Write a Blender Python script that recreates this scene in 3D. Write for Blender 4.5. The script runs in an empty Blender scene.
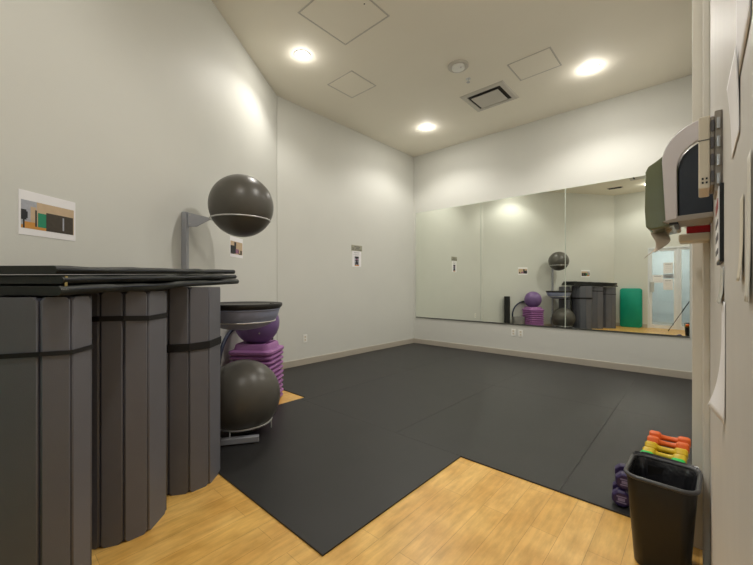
import bpy, bmesh, math, random
from mathutils import Vector, Matrix
random.seed(7)
R = math.radians
PI = math.pi
S = bpy.context.scene
COL = S.collection

# ---------------------------------------------------------------- camera
cd = bpy.data.cameras.new('camera')
cam = bpy.data.objects.new('camera', cd)
COL.objects.link(cam)
cd.sensor_width = 36.0
cd.lens = 36.0 * 357.0 / 753.0
cd.shift_y = 3.0 / 753.0
cd.clip_start = 0.01
cam.location = (0, 0, 1.2)
cam.rotation_euler = (R(90), 0, R(42.1))
S.camera = cam

# ---------------------------------------------------------------- world, exposure
w = bpy.data.worlds.new('world')
S.world = w
w.use_nodes = True
w.node_tree.nodes['Background'].inputs[0].default_value = (0.9, 0.95, 1.0, 1)
w.node_tree.nodes['Background'].inputs[1].default_value = 0.5
S.view_settings.view_transform = 'Standard'
S.view_settings.look = 'None'
S.view_settings.gamma = 1.0
S.view_settings.use_curve_mapping = False
S.view_settings.exposure = 0.78

LAMP_SPOT = 35.0      # beam of one ceiling downlight (W)
LAMP_WASH = 2.2       # its wide soft spill (W)
LAMP_COL = (1.0, 0.965, 0.905)
LAMP_DISK = 5.5       # even spill of its lens (W)
LAMP_POS = [(-3.42, 2.50), (-3.43, 5.06), (-0.99, 5.03), (-0.99, 2.62), (-0.99, 0.35)]
HALL_W = 17.0

# ---------------------------------------------------------------- materials
def lin(c):
    return tuple(((v / 255) / 12.92 if v / 255 <= 0.04045 else ((v / 255 + 0.055) / 1.055) ** 2.4) for v in c) + (1,)

def mat(name, rgb, rough=0.5, metal=0.0, var=0.0, vscale=6.0, bump=0.0, bscale=60.0, trans=0.0, ior=1.45,
        emit=0.0, alpha=1.0, coat=0.0, spec=0.5):
    m = bpy.data.materials.new(name)
    m.use_nodes = True
    nt = m.node_tree
    p = nt.nodes['Principled BSDF']
    p.inputs['Base Color'].default_value = lin(rgb)
    p.inputs['Roughness'].default_value = rough
    p.inputs['Metallic'].default_value = metal
    p.inputs['Transmission Weight'].default_value = trans
    p.inputs['IOR'].default_value = ior
    p.inputs['Alpha'].default_value = alpha
    p.inputs['Coat Weight'].default_value = coat
    p.inputs['Specular IOR Level'].default_value = spec
    if emit:
        p.inputs['Emission Color'].default_value = lin(rgb)
        p.inputs['Emission Strength'].default_value = emit
    if var or bump:
        tc = nt.nodes.new('ShaderNodeTexCoord')
    if var:
        n = nt.nodes.new('ShaderNodeTexNoise')
        n.inputs['Scale'].default_value = vscale
        n.inputs['Detail'].default_value = 5
        nt.links.new(tc.outputs['Object'], n.inputs['Vector'])
        r = nt.nodes.new('ShaderNodeValToRGB')
        b = lin(rgb)
        r.color_ramp.elements[0].position = 0.3
        r.color_ramp.elements[1].position = 0.7
        r.color_ramp.elements[0].color = tuple(v * (1 - var) for v in b[:3]) + (1,)
        r.color_ramp.elements[1].color = tuple(min(1, v * (1 + var)) for v in b[:3]) + (1,)
        nt.links.new(n.outputs['Fac'], r.inputs['Fac'])
        nt.links.new(r.outputs['Color'], p.inputs['Base Color'])
    if bump:
        n2 = nt.nodes.new('ShaderNodeTexNoise')
        n2.inputs['Scale'].default_value = bscale
        n2.inputs['Detail'].default_value = 4
        nt.links.new(tc.outputs['Object'], n2.inputs['Vector'])
        bn = nt.nodes.new('ShaderNodeBump')
        bn.inputs['Strength'].default_value = bump
        bn.inputs['Distance'].default_value = 0.01
        nt.links.new(n2.outputs['Fac'], bn.inputs['Height'])
        nt.links.new(bn.outputs['Normal'], p.inputs['Normal'])
    return m

def pane_mat():
    m = bpy.data.materials.new('thin_door_glass')
    m.use_nodes = True
    nt = m.node_tree
    nt.nodes.remove(nt.nodes['Principled BSDF'])
    t = nt.nodes.new('ShaderNodeBsdfTransparent')
    t.inputs[0].default_value = (0.86, 0.90, 0.90, 1)
    g = nt.nodes.new('ShaderNodeBsdfGlossy')
    g.inputs['Roughness'].default_value = 0.02
    f = nt.nodes.new('ShaderNodeFresnel')
    f.inputs[0].default_value = 1.6
    x = nt.nodes.new('ShaderNodeMixShader')
    nt.links.new(f.outputs[0], x.inputs[0])
    nt.links.new(t.outputs[0], x.inputs[1])
    nt.links.new(g.outputs[0], x.inputs[2])
    nt.links.new(x.outputs[0], nt.nodes['Material Output'].inputs[0])
    return m

def wood_mat():
    m = bpy.data.materials.new('honey_wood_planks')
    m.use_nodes = True
    nt = m.node_tree
    N, L = nt.nodes, nt.links
    p = N['Principled BSDF']
    p.inputs['Roughness'].default_value = 0.34
    tc = N.new('ShaderNodeTexCoord')
    mp = N.new('ShaderNodeMapping')
    mp.inputs['Rotation'].default_value = (0, 0, R(90))
    L.new(tc.outputs['Object'], mp.inputs['Vector'])
    br = N.new('ShaderNodeTexBrick')
    br.inputs['Scale'].default_value = 1.0
    br.inputs['Brick Width'].default_value = 0.92
    br.inputs['Row Height'].default_value = 0.125
    br.inputs['Mortar Size'].default_value = 0.0012
    br.inputs['Mortar Smooth'].default_value = 0.3
    br.inputs['Bias'].default_value = 0.0
    br.inputs['Color1'].default_value = lin((252, 210, 128))
    br.inputs['Color2'].default_value = lin((242, 196, 110))
    br.inputs['Mortar'].default_value = lin((206, 158, 86))
    br.offset = 0.37
    L.new(mp.outputs['Vector'], br.inputs['Vector'])
    mp2 = N.new('ShaderNodeMapping')
    mp2.inputs['Scale'].default_value = (18, 2.6, 1)
    L.new(tc.outputs['Object'], mp2.inputs['Vector'])
    n = N.new('ShaderNodeTexNoise')
    n.inputs['Scale'].default_value = 1.6
    n.inputs['Detail'].default_value = 8
    n.inputs['Roughness'].default_value = 0.62
    L.new(mp2.outputs['Vector'], n.inputs['Vector'])
    cr = N.new('ShaderNodeValToRGB')
    cr.color_ramp.elements[0].position = 0.32
    cr.color_ramp.elements[0].color = (0.74, 0.67, 0.56, 1)
    cr.color_ramp.elements[1].position = 0.62
    cr.color_ramp.elements[1].color = (1.06, 1.04, 1.0, 1)
    L.new(n.outputs['Fac'], cr.inputs['Fac'])
    mx = N.new('ShaderNodeMix')
    mx.data_type = 'RGBA'
    mx.blend_type = 'MULTIPLY'
    mx.inputs[0].default_value = 0.8
    L.new(br.outputs['Color'], mx.inputs[6])
    L.new(cr.outputs['Color'], mx.inputs[7])
    n3 = N.new('ShaderNodeTexNoise')
    n3.inputs['Scale'].default_value = 5
    n3.inputs['Detail'].default_value = 6
    L.new(tc.outputs['Object'], n3.inputs['Vector'])
    cr3 = N.new('ShaderNodeValToRGB')
    cr3.color_ramp.elements[0].position = 0.35
    cr3.color_ramp.elements[0].color = (0.80, 0.70, 0.56, 1)
    cr3.color_ramp.elements[1].position = 0.65
    cr3.color_ramp.elements[1].color = (1.0, 1.0, 1.0, 1)
    L.new(n3.outputs['Fac'], cr3.inputs['Fac'])
    mx3 = N.new('ShaderNodeMix')
    mx3.data_type = 'RGBA'
    mx3.blend_type = 'MULTIPLY'
    mx3.inputs[0].default_value = 0.9
    L.new(mx.outputs[2], mx3.inputs[6])
    L.new(cr3.outputs['Color'], mx3.inputs[7])
    L.new(mx3.outputs[2], p.inputs['Base Color'])
    return m

def rubber_mat():
    m = bpy.data.materials.new('black_rubber_flooring')
    m.use_nodes = True
    nt = m.node_tree
    N, L = nt.nodes, nt.links
    p = N['Principled BSDF']
    tc = N.new('ShaderNodeTexCoord')
    n = N.new('ShaderNodeTexNoise')
    n.inputs['Scale'].default_value = 3.0
    n.inputs['Detail'].default_value = 6
    L.new(tc.outputs['Object'], n.inputs['Vector'])
    cr = N.new('ShaderNodeValToRGB')
    cr.color_ramp.elements[0].position = 0.3
    cr.color_ramp.elements[0].color = lin((36, 36, 36))
    cr.color_ramp.elements[1].position = 0.7
    cr.color_ramp.elements[1].color = lin((42, 41, 41))
    L.new(n.outputs['Fac'], cr.inputs['Fac'])
    # a few pale chalky scuffs
    n2 = N.new('ShaderNodeTexNoise')
    n2.inputs['Scale'].default_value = 4.5
    n2.inputs['Detail'].default_value = 10
    n2.inputs['Roughness'].default_value = 0.75
    L.new(tc.outputs['Object'], n2.inputs['Vector'])
    c2 = N.new('ShaderNodeValToRGB')
    c2.color_ramp.elements[0].position = 0.69
    c2.color_ramp.elements[0].color = (0, 0, 0, 1)
    c2.color_ramp.elements[1].position = 0.78
    c2.color_ramp.elements[1].color = (0.35, 0.35, 0.35, 1)
    L.new(n2.outputs['Fac'], c2.inputs['Fac'])
    mx = N.new('ShaderNodeMix')
    mx.data_type = 'RGBA'
    L.new(c2.outputs['Color'], mx.inputs[0])
    L.new(cr.outputs['Color'], mx.inputs[6])
    mx.inputs[7].default_value = lin((120, 118, 112))
    L.new(mx.outputs[2], p.inputs['Base Color'])
    p.inputs['Roughness'].default_value = 0.46
    n4 = N.new('ShaderNodeTexNoise')
    n4.inputs['Scale'].default_value = 260
    L.new(tc.outputs['Object'], n4.inputs['Vector'])
    bn = N.new('ShaderNodeBump')
    bn.inputs['Strength'].default_value = 0.12
    bn.inputs['Distance'].default_value = 0.004
    L.new(n4.outputs['Fac'], bn.inputs['Height'])
    L.new(bn.outputs['Normal'], p.inputs['Normal'])
    return m

def ball_mat(name, rgb, rough=0.33):
    m = mat(name, rgb, rough)
    nt = m.node_tree
    N, L = nt.nodes, nt.links
    p = N['Principled BSDF']
    tc = N.new('ShaderNodeTexCoord')
    sp = N.new('ShaderNodeSeparateXYZ')
    L.new(tc.outputs['Object'], sp.inputs[0])
    mt = N.new('ShaderNodeMath')
    mt.operation = 'MULTIPLY'
    mt.inputs[1].default_value = 900
    L.new(sp.outputs['Z'], mt.inputs[0])
    si = N.new('ShaderNodeMath')
    si.operation = 'SINE'
    L.new(mt.outputs[0], si.inputs[0])
    bn = N.new('ShaderNodeBump')
    bn.inputs['Strength'].default_value = 0.05
    bn.inputs['Distance'].default_value = 0.002
    L.new(si.outputs[0], bn.inputs['Height'])
    L.new(bn.outputs['Normal'], p.inputs['Normal'])
    return m

M = dict(
    wall=mat('pale_grey_wall_paint', (218, 218, 211), 0.6, var=0.012, vscale=2, bump=0.05, bscale=140),
    ceil=mat('warm_white_ceiling_paint', (248, 242, 226), 0.7, var=0.01, vscale=2),
    gloss=mat('glossy_pale_panel', (210, 206, 200), 0.5, var=0.02, vscale=9, bump=0.03, bscale=5, spec=0.25),
    jamb=mat('ivory_jamb_paint', (226, 222, 212), 0.4, var=0.02, vscale=8),
    base=mat('beige_vinyl_baseboard', (186, 178, 164), 0.5, var=0.02, vscale=5),
    wood=wood_mat(), rubber=rubber_mat(),
    seam=mat('pale_mirror_edge', (196, 206, 192), 0.3, var=0.02),
    mirror=mat('silvered_mirror_glass', (246, 250, 241), 0.0, 1.0),
    channel=mat('brushed_channel', (120, 122, 118), 0.35, 0.9, var=0.03),
    foam=mat('charcoal_panel_foam', (104, 105, 113), 0.55, var=0.05, vscale=5, bump=0.10, bscale=320),
    core=mat('dark_foam_fold', (66, 70, 86), 0.8, var=0.04),
    strap=mat('black_webbing', (26, 26, 28), 0.75, bump=0.2, bscale=500),
    vinyl=mat('black_vinyl', (36, 39, 37), 0.48, var=0.06, vscale=14, bump=0.16, bscale=26),
    tagm=mat('yellowed_tag', (168, 150, 92), 0.7, var=0.05),
    fray=mat('worn_white_thread', (190, 190, 182), 0.7, var=0.05),
    ball=ball_mat('graphite_ball_rubber', (86, 83, 77), 0.34),
    pball=ball_mat('purple_ball_rubber', (122, 94, 146), 0.34),
    plug=mat('pale_plug', (190, 186, 176), 0.5, var=0.03),
    chrome=mat('satin_chrome', (214, 214, 212), 0.28, 0.45, var=0.02),
    steel=mat('grey_painted_steel', (172, 174, 182), 0.4, 0.35, var=0.03),
    screw=mat('screw_head', (190, 190, 190), 0.3, 1.0, var=0.02),
    bosu=mat('grey_blue_dome_rubber', (150, 158, 186), 0.42, var=0.04, vscale=20),
    plat=mat('black_platform_plastic', (44, 43, 42), 0.4, var=0.05, vscale=30, bump=0.2, bscale=200),
    riser=mat('mauve_step_plastic', (168, 112, 172), 0.42, var=0.03, vscale=9),
    riser2=mat('mauve_grip_plastic', (140, 84, 142), 0.6, var=0.03, vscale=9),
    roller=mat('black_roller_foam', (36, 36, 36), 0.75, bump=0.3, bscale=200),
    hoop=mat('navy_hoop_tube', (46, 54, 78), 0.4, var=0.03),
    block=mat('grey_block_foam', (134, 132, 130), 0.8, var=0.04, bump=0.1),
    green=mat('green_mat_foam', (0, 156, 130), 0.55, var=0.06, vscale=5, bump=0.08, bscale=120),
    white=mat('white_plastic', (246, 246, 240), 0.35, var=0.01),
    lav=mat('lavender_white_plastic', (218, 212, 214), 0.3, var=0.01),
    ivory=mat('ivory_plastic', (226, 216, 196), 0.4, var=0.02),
    paper=mat('white_paper', (248, 246, 248), 0.6, var=0.01),
    towel=mat('unbleached_towel_paper', (196, 182, 164), 0.8, var=0.05, vscale=30, bump=0.2, bscale=80),
    ink=mat('grey_print', (96, 94, 98), 0.7, var=0.03),
    smoke=mat('smoky_green_plastic', (112, 118, 88), 0.18, var=0.05, vscale=6, coat=0.4),
    slate=mat('dark_slate_plastic', (44, 50, 60), 0.4, var=0.04, vscale=10),
    under=mat('warm_grey_plastic', (158, 150, 140), 0.4, var=0.03),
    red=mat('red_plastic', (176, 30, 34), 0.4, var=0.03),
    dark=mat('black_plastic', (22, 22, 22), 0.4, var=0.05),
    binm=mat('black_bin_plastic', (30, 28, 26), 0.38, var=0.05, vscale=12, bump=0.05, bscale=160),
    binrim=mat('dark_rim_plastic', (70, 70, 72), 0.32, var=0.05, vscale=12),
    bag=mat('black_bag_film', (44, 44, 47), 0.18, bump=0.9, bscale=22),
    orange=mat('orange_vinyl_coat', (232, 104, 34), 0.35, var=0.04),
    yellow=mat('yellow_vinyl_coat', (220, 184, 30), 0.35, var=0.04),
    lime=mat('bright_green_vinyl_coat', (40, 200, 84), 0.35, var=0.04),
    purple=mat('deep_purple_vinyl_coat', (52, 40, 84), 0.35, var=0.04),
    label=mat('lilac_label', (146, 136, 176), 0.5, var=0.03),
    lens=mat('lamp_lens', (255, 246, 228), 0.4, emit=14.0),
    panelglow=mat('hall_light_diffuser', (250, 250, 255), 0.4, emit=6.0),
    gap=mat('dull_hatch_gap', (166, 158, 142), 0.8, var=0.05),  # line of the gap around a hatch panel, drawn by this colour
    void=mat('dark_duct', (52, 48, 42), 0.8, var=0.05),
    vent=mat('vent_enamel', (206, 201, 190), 0.45, var=0.01),
    alu=mat('white_aluminium', (238, 240, 244), 0.35, 0.15, var=0.02),
    glass=pane_mat(),
    hall=mat('hall_wall_paint', (200, 204, 206), 0.6, var=0.02),
    hfloor=mat('hall_floor_vinyl', (176, 172, 164), 0.4, var=0.05),
    ptan=mat('print_tan', (206, 180, 148), 0.6, var=0.05, vscale=30),
    pbrown=mat('print_dark_brown', (70, 62, 52), 0.6, var=0.15, vscale=60),
    pgreen=mat('print_green', (36, 140, 104), 0.6, var=0.05),
    pgrey=mat('print_blue_grey', (176, 178, 188), 0.6, var=0.1, vscale=60),
    porange=mat('print_orange', (214, 150, 68), 0.6, var=0.05),
    pblack=mat('print_black', (40, 42, 46), 0.6, var=0.05),
    ppink=mat('print_mauve', (150, 100, 130), 0.6, var=0.05),
    sign=mat('sage_grey_sign', (168, 166, 146), 0.5, var=0.04),
    sleeve=mat('clear_sleeve', (208, 212, 210), 0.15, var=0.1, vscale=20, coat=0.5),
)

# ---------------------------------------------------------------- helpers
def link(name, me, m=None, parent=None, smooth=False):
    o = bpy.data.objects.new(name, me)
    COL.objects.link(o)
    if m is not None:
        for mm in (m if isinstance(m, (list, tuple)) else [m]):
            me.materials.append(mm)
    if parent is not None:
        o.parent = parent
    if smooth:
        for f in me.polygons:
            f.use_smooth = True
    return o

def obj(name, bm, m=None, parent=None, smooth=False, bevel=0.0, seg=2, auto=False):
    bmesh.ops.recalc_face_normals(bm, faces=bm.faces)
    me = bpy.data.meshes.new(name)
    bm.to_mesh(me)
    bm.free()
    o = link(name, me, m, parent, smooth or auto)
    if bevel:
        b = o.modifiers.new('bevel', 'BEVEL')
        b.width = bevel
        b.segments = seg
        b.limit_method = 'ANGLE'
        b.angle_limit = R(35)
        for f in me.polygons:
            f.use_smooth = True
        n = o.modifiers.new('wn', 'WEIGHTED_NORMAL')
        n.keep_sharp = False
    elif auto:
        for e in me.edges:
            pass
        me.set_sharp_from_angle(angle=R(38))
    return o

def bx(bm, x0, x1, y0, y1, z0, z1, mi=0, mtx=None):
    v = [bm.verts.new(((mtx @ Vector(c)) if mtx else c)) for c in
         [(x0, y0, z0), (x1, y0, z0), (x1, y1, z0), (x0, y1, z0), (x0, y0, z1), (x1, y0, z1), (x1, y1, z1), (x0, y1, z1)]]
    for f in [(0, 3, 2, 1), (4, 5, 6, 7), (0, 1, 5, 4), (1, 2, 6, 5), (2, 3, 7, 6), (3, 0, 4, 7)]:
        bm.faces.new([v[i] for i in f]).material_index = mi
    return bm

def box(name, x0, x1, y0, y1, z0, z1, m, parent=None, bevel=0.0, seg=2):
    return obj(name, bx(bmesh.new(), x0, x1, y0, y1, z0, z1), m, parent, bevel=bevel, seg=seg)

def prism(bm, pts, z0, z1, mi=0, scale_top=None):
    a = [bm.verts.new((p[0], p[1], z0)) for p in pts]
    b = [bm.verts.new((p[0], p[1], z1)) for p in pts]
    n = len(pts)
    for i in range(n):
        bm.faces.new((a[i], a[(i + 1) % n], b[(i + 1) % n], b[i])).material_index = mi
    bm.faces.new(a[::-1]).material_index = mi
    bm.faces.new(b).material_index = mi
    return bm

def lathe(bm, prof, n=48, mi=0, c=(0, 0, 0), close=False):
    rings = []
    for r, z in prof:
        if r < 1e-6:
            rings.append([bm.verts.new((c[0], c[1], c[2] + z))])
        else:
            rings.append([bm.verts.new((c[0] + r * math.cos(2 * PI * k / n), c[1] + r * math.sin(2 * PI * k / n), c[2] + z)) for k in range(n)])
    prs = list(zip(rings, rings[1:]))
    if close:
        prs.append((rings[-1], rings[0]))
    for a, b in prs:
        for k in range(n):
            k2 = (k + 1) % n
            if len(a) == 1 and len(b) == 1:
                continue
            if len(a) == 1:
                f = bm.faces.new((a[0], b[k], b[k2]))
            elif len(b) == 1:
                f = bm.faces.new((a[k], b[0], a[k2]))
            else:
                f = bm.faces.new((a[k], b[k], b[k2], a[k2]))
            f.material_index = mi
    return bm

def tube(bm, pts, r, n=12, mi=0, closed=False, radii=None):
    pts = [Vector(p) for p in pts]
    N = len(pts)
    rings = []
    up = Vector((0, 0, 1))
    prev = None
    for i, p in enumerate(pts):
        if closed:
            t = pts[(i + 1) % N] - pts[i - 1]
        else:
            t = pts[min(i + 1, N - 1)] - pts[max(i - 1, 0)]
        t.normalize()
        if prev is None:
            a = up if abs(t.dot(up)) < 0.9 else Vector((1, 0, 0))
            s = t.cross(a).normalized()
        else:
            s = (prev - t * prev.dot(t)).normalized()
        prev = s
        q = t.cross(s)
        rr = radii[i] if radii else r
        rings.append([bm.verts.new(p + s * rr * math.cos(2 * PI * k / n) + q * rr * math.sin(2 * PI * k / n)) for k in range(n)])
    m = N if closed else N - 1
    for i in range(m):
        a, b = rings[i], rings[(i + 1) % N]
        for k in range(n):
            bm.faces.new((a[k], a[(k + 1) % n], b[(k + 1) % n], b[k])).material_index = mi
    if not closed:
        bm.faces.new(rings[0][::-1]).material_index = mi
        bm.faces.new(rings[-1]).material_index = mi
    return bm

def ring_pts(c, r, n=64, tilt=None):
    return [(c[0] + r * math.cos(2 * PI * k / n), c[1] + r * math.sin(2 * PI * k / n), c[2]) for k in range(n)]

def rrect(w, d, r, n=6, cx=0, cy=0):
    out = []
    for (sx, sy, a0) in ((1, 1, 0), (-1, 1, 90), (-1, -1, 180), (1, -1, 270)):
        for k in range(n + 1):
            a = R(a0 + 90 * k / n)
            out.append((cx + sx * (w / 2 - r) + r * math.cos(a), cy + sy * (d / 2 - r) + r * math.sin(a)))
    return out

def loft(bm, loops, mi=0, cap0=True, cap1=True):
    rs = [[bm.verts.new(p) for p in l] for l in loops]
    n = len(rs[0])
    for a, b in zip(rs, rs[1:]):
        for k in range(n):
            bm.faces.new((a[k], a[(k + 1) % n], b[(k + 1) % n], b[k])).material_index = mi
    if cap0:
        bm.faces.new(rs[0][::-1]).material_index = mi
    if cap1:
        bm.faces.new(rs[-1]).material_index = mi
    return bm

def empty(name, loc=(0, 0, 0), rz=0.0):
    o = bpy.data.objects.new(name, None)
    o.empty_display_size = 0.1
    COL.objects.link(o)
    o.location = loc
    o.rotation_euler = (0, 0, rz)
    return o

def tag(o, label, cat=None, group=None, kind=None):
    o['label'] = label
    if cat:
        o['category'] = cat
    if group:
        o['group'] = group
    if kind:
        o['kind'] = kind
    return o

def copy_tree(o, parent=None):
    c = o.copy()
    COL.objects.link(c)
    if parent is not None:
        c.parent = parent
    for ch in list(o.children):
        copy_tree(ch, c)
    return c

LROT = math.atan2(-0.7955, 0.606)
P0 = Vector((-4.44, 2.82, 0))
UU = Vector((0.606, -0.7955, 0))
NN = Vector((0.7955, 0.606, 0))
def L(s, d, z=0):
    """point along the angled wall: s from the far corner, d out from the wall"""
    return P0 + UU * s + NN * d + Vector((0, 0, z))

H = 3.88
# ---------------------------------------------------------------- the setting
def struct(o, label):
    o['kind'] = 'structure'
    o['label'] = label
    return o

struct(box('floor', -5.2, 0.6, -0.67, 6.6, -0.1, 0, M['wood']), 'honey coloured wood plank floor of the exercise room')
struct(box('ceiling', -5.2, 0.6, -0.67, 6.6, H, H + 0.1, M['ceil']), 'warm white flat ceiling with downlights and access hatches')
struct(box('wall_back', -5.0, 0.2, 6.05, 6.17, 0, H, M['wall']), 'pale painted wall that carries the long mirror')
struct(box('wall_far', -4.54, -4.42, 2.80, 6.05, 0, H, M['wall']), 'pale painted wall beyond the exercise balls')
b = bmesh.new()
prism(b, [tuple(L(0.03, 0).xy), tuple(L(4.30, 0).xy), tuple(L(4.30, -0.12).xy), tuple(L(-0.06, -0.12).xy)], 0, H)
struct(obj('wall_left', b, M['wall']), 'pale painted angled wall behind the rolled mats')
struct(box('wall_right', 0.035, 0.16, -0.55, 6.05, 0, H, M['gloss']), 'glossy pale wall running close past the camera')
b = bmesh.new()
bx(b, -2.05, -1.075, -0.67, -0.55, 0, H)
bx(b, -1.075, 0.16, -0.67, -0.55, 2.26, H)
struct(obj('wall_door', b, M['wall']), 'pale wall with the glass door opening')
# baseboards
b = bmesh.new()
bx(b, -4.42, 0.035, 6.036, 6.05, 0, 0.10)
struct(obj('baseboard_back', b, M['base'], bevel=0.004), 'beige baseboard below the mirror wall')
b = bmesh.new()
bx(b, -4.42, -4.406, 2.82, 6.036, 0, 0.10)
struct(obj('baseboard_far', b, M['base'], bevel=0.004), 'beige baseboard along the far wall')
b = bmesh.new()
prism(b, [tuple(L(0.04, 0).xy), tuple(L(4.18, 0).xy), tuple(L(4.18, 0.014).xy), tuple(L(0.04, 0.014).xy)], 0, 0.10)
struct(obj('baseboard_left', b, M['base'], bevel=0.004), 'beige baseboard along the angled wall')
struct(box('baseboard_door', -1.85, -1.09, -0.55, -0.536, 0, 0.10, M['base'], bevel=0.004), 'beige baseboard beside the glass door')
struct(box('baseboard_right', 0.021, 0.035, 2.30, 6.036, 0, 0.10, M['base'], bevel=0.004), 'beige baseboard along the right wall')
# right jamb: a slim full-height casing
b = bmesh.new()
bx(b, -0.024, 0.035, 2.19, 2.215, 0.0, H)
bx(b, -0.010, 0.035, 2.215, 2.29, 0.0, H)
bx(b, 0.012, 0.035, 2.06, 2.19, 0.0, H)
struct(obj('trim_1', b, M['jamb'], bevel=0.003), 'ivory full height casing at the edge of the right wall')

# hall behind the glass door
b = bmesh.new()
bx(b, -2.4, 0.6, -2.75, -0.67, -0.1, 0)
struct(obj('floor_hall', b, M['hfloor']), 'grey hall floor behind the glass door')
struct(box('wall_hall_back', -2.4, 0.6, -2.85, -2.75, 0, 2.7, M['hall']), 'pale hall wall behind the glass door')
struct(box('wall_hall_left', -2.5, -2.4, -2.85, -0.67, 0, 2.7, M['hall']), 'pale hall side wall on the left')
struct(box('wall_hall_right', 0.6, 0.7, -2.85, -0.67, 0, 2.7, M['hall']), 'pale hall side wall on the right')
struct(box('ceiling_hall', -2.5, 0.7, -2.85, -0.67, 2.7, 2.8, M['hall']), 'white hall ceiling')
hl = empty('hall_light', (-0.8, -1.7, 2.7))
tag(hl, 'square white light panel on the hall ceiling behind the glass door', 'ceiling light')
box('frame', -0.32, 0.32, -0.32, 0.32, -0.03, 0.0, M['white'], hl, bevel=0.004)
box('diffuser', -0.29, 0.29, -0.29, 0.29, -0.036, -0.030, M['panelglow'], hl)
ld = bpy.data.lights.new('hall_lamp', 'AREA')
ld.shape = 'SQUARE'
ld.size = 0.56
ld.energy = HALL_W
ld.color = (1.0, 0.98, 0.95)
lo = bpy.data.objects.new('hall_lamp', ld)
COL.objects.link(lo)
lo.parent = hl
lo.location = (0, 0, -0.05)

# ---- glass door and side light
def frame_bm(x0, x1, z0, z1, sw, y0, y1, zb):
    b = bmesh.new()
    bx(b, x0, x0 + sw, y0, y1, z0, z1)
    bx(b, x1 - sw, x1, y0, y1, z0, z1)
    bx(b, x0 + sw, x1 - sw, y0, y1, z1 - sw, z1)
    bx(b, x0 + sw, x1 - sw, y0, y1, z0, z0 + zb)
    return b
fr = bmesh.new()
bx(fr, -1.075, -1.05, -0.66, -0.53, 0, 2.26)
bx(fr, -1.05, 0.035, -0.66, -0.53, 2.225, 2.26)
bx(fr, -0.44, -0.405, -0.66, -0.54, 0, 2.225)
struct(obj('trim_2', fr, M['alu'], bevel=0.003), 'white aluminium frame around the glass door')
door = obj('door_1', frame_bm(-1.045, -0.445, 0.008, 2.22, 0.065, -0.60, -0.56, 0.10), M['alu'], bevel=0.004)
struct(door, 'white framed glass door with paper notices')
box('glass_pane', -0.982, -0.508, -0.583, -0.577, 0.105, 2.158, M['glass'], door)
b = bmesh.new()
bx(b, -1.035, -0.935, -0.56, -0.552, 1.02, 1.30)
tube(b, [(-1.02, -0.56, 1.27), (-1.02, -0.51, 1.27), (-1.02, -0.51, 1.05), (-1.02, -0.56, 1.05)], 0.009)
bx(b, -1.03, -0.93, -0.53, -0.515, 1.035, 1.05)
bx(b, -1.03, -1.015, -0.56, -0.515, 1.035, 1.05)
obj('door_handle', b, M['chrome'], door)
side = obj('window_1', frame_bm(-0.40, 0.035, 0.0, 2.22, 0.05, -0.60, -0.56, 0.10), M['alu'], bevel=0.004)
struct(side, 'tall glass side light beside the door')
box('glass_pane', -0.352, -0.013, -0.583, -0.577, 0.098, 2.172, M['glass'], side)

def sheet(name, x0, x1, z0, z1, y, lines, label, m=None, bold=False, facing=1):
    t = box(name, x0, x1, y, y + 0.0015, z0, z1, m or M['paper'])
    bb = bmesh.new()
    n = lines
    hh = (z1 - z0)
    for k in range(n):
        z = z1 - hh * (0.16 + 0.72 * k / max(1, n - 1))
        wd = (x1 - x0) * (0.34 if k == 0 else random.uniform(0.25, 0.4))
        xc = (x0 + x1) / 2
        t_ = 0.012 if (bold or k == 0) else 0.004
        bx(bb, xc - wd, xc + wd, y + 0.0015, y + 0.0019, z - t_ / 2, z + t_ / 2)
    obj('print', bb, M['ink'], t)
    tag(t, label, 'notice')
    return t
yg = -0.577
sheet('paper_notice', -0.735, -0.53, 1.53, 1.83, yg, 5, 'white paper notice on the glass door, topmost sheet', None)
sheet('paper_notice', -0.735, -0.53, 1.08, 1.38, yg, 7, 'white printed notice on the glass door, lowest sheet', None)
sheet('door_sign', -0.735, -0.515, 1.405, 1.51, yg, 3, 'dark grey lettered strip between two notices on the glass door', M['steel'], True)
sheet('paper_notice', -0.975, -0.742, 1.28, 1.49, yg, 3, 'white landscape notice nearest the handle of the glass door', None)

# ---- rubber floor mats (4 x 6 ft), laid edge to edge
T = 0.009
def fmat(x0, x1, y0, y1, label):
    g = 0.0006
    o = box('rubber_floor_mat', x0 + g, x1 - g, y0 + g, y1 - g, 0, T, M['rubber'], bevel=0.0007, seg=1)
    tag(o, label, 'floor mat', 'black rubber floor mats')
    return o
fmat(-3.12, -1.235, 1.012, 2.245, 'black rubber floor mat reaching out beside the rolled mats, nearest the camera')
fmat(-0.60, 0.012, 2.245, 4.09, 'black rubber floor mat under the dumbbells beside the bin')
fmat(-1.82, -0.60, 2.245, 4.09, 'black rubber floor mat bordering the inner corner of the wood floor')
fmat(-3.04, -1.82, 2.245, 4.09, 'black rubber floor mat in the middle of the room, ahead of the wood corner')
b = bmesh.new()
prism(b, [(-4.40, 2.905), (-3.94, 2.32), (-3.12, 2.32), (-3.12, 2.248), (-3.0422, 2.248), (-3.0422, 4.088), (-4.40, 4.088)], 0, T)
tag(obj('rubber_floor_mat', b, M['rubber'], bevel=0.0015, seg=1), 'black rubber floor mat at the bend between the two left walls', 'floor mat', 'black rubber floor mats')
fmat(-0.60, 0.018, 4.09, 5.92, 'black rubber floor mat under the right end of the mirror')
fmat(-1.82, -0.60, 4.09, 5.92, 'black rubber floor mat below the right half of the mirror')
fmat(-3.04, -1.82, 4.09, 5.92, 'black rubber floor mat below the wall outlets under the mirror')
fmat(-4.402, -3.04, 4.09, 5.92, 'black rubber floor mat in the far corner of the room')
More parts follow.
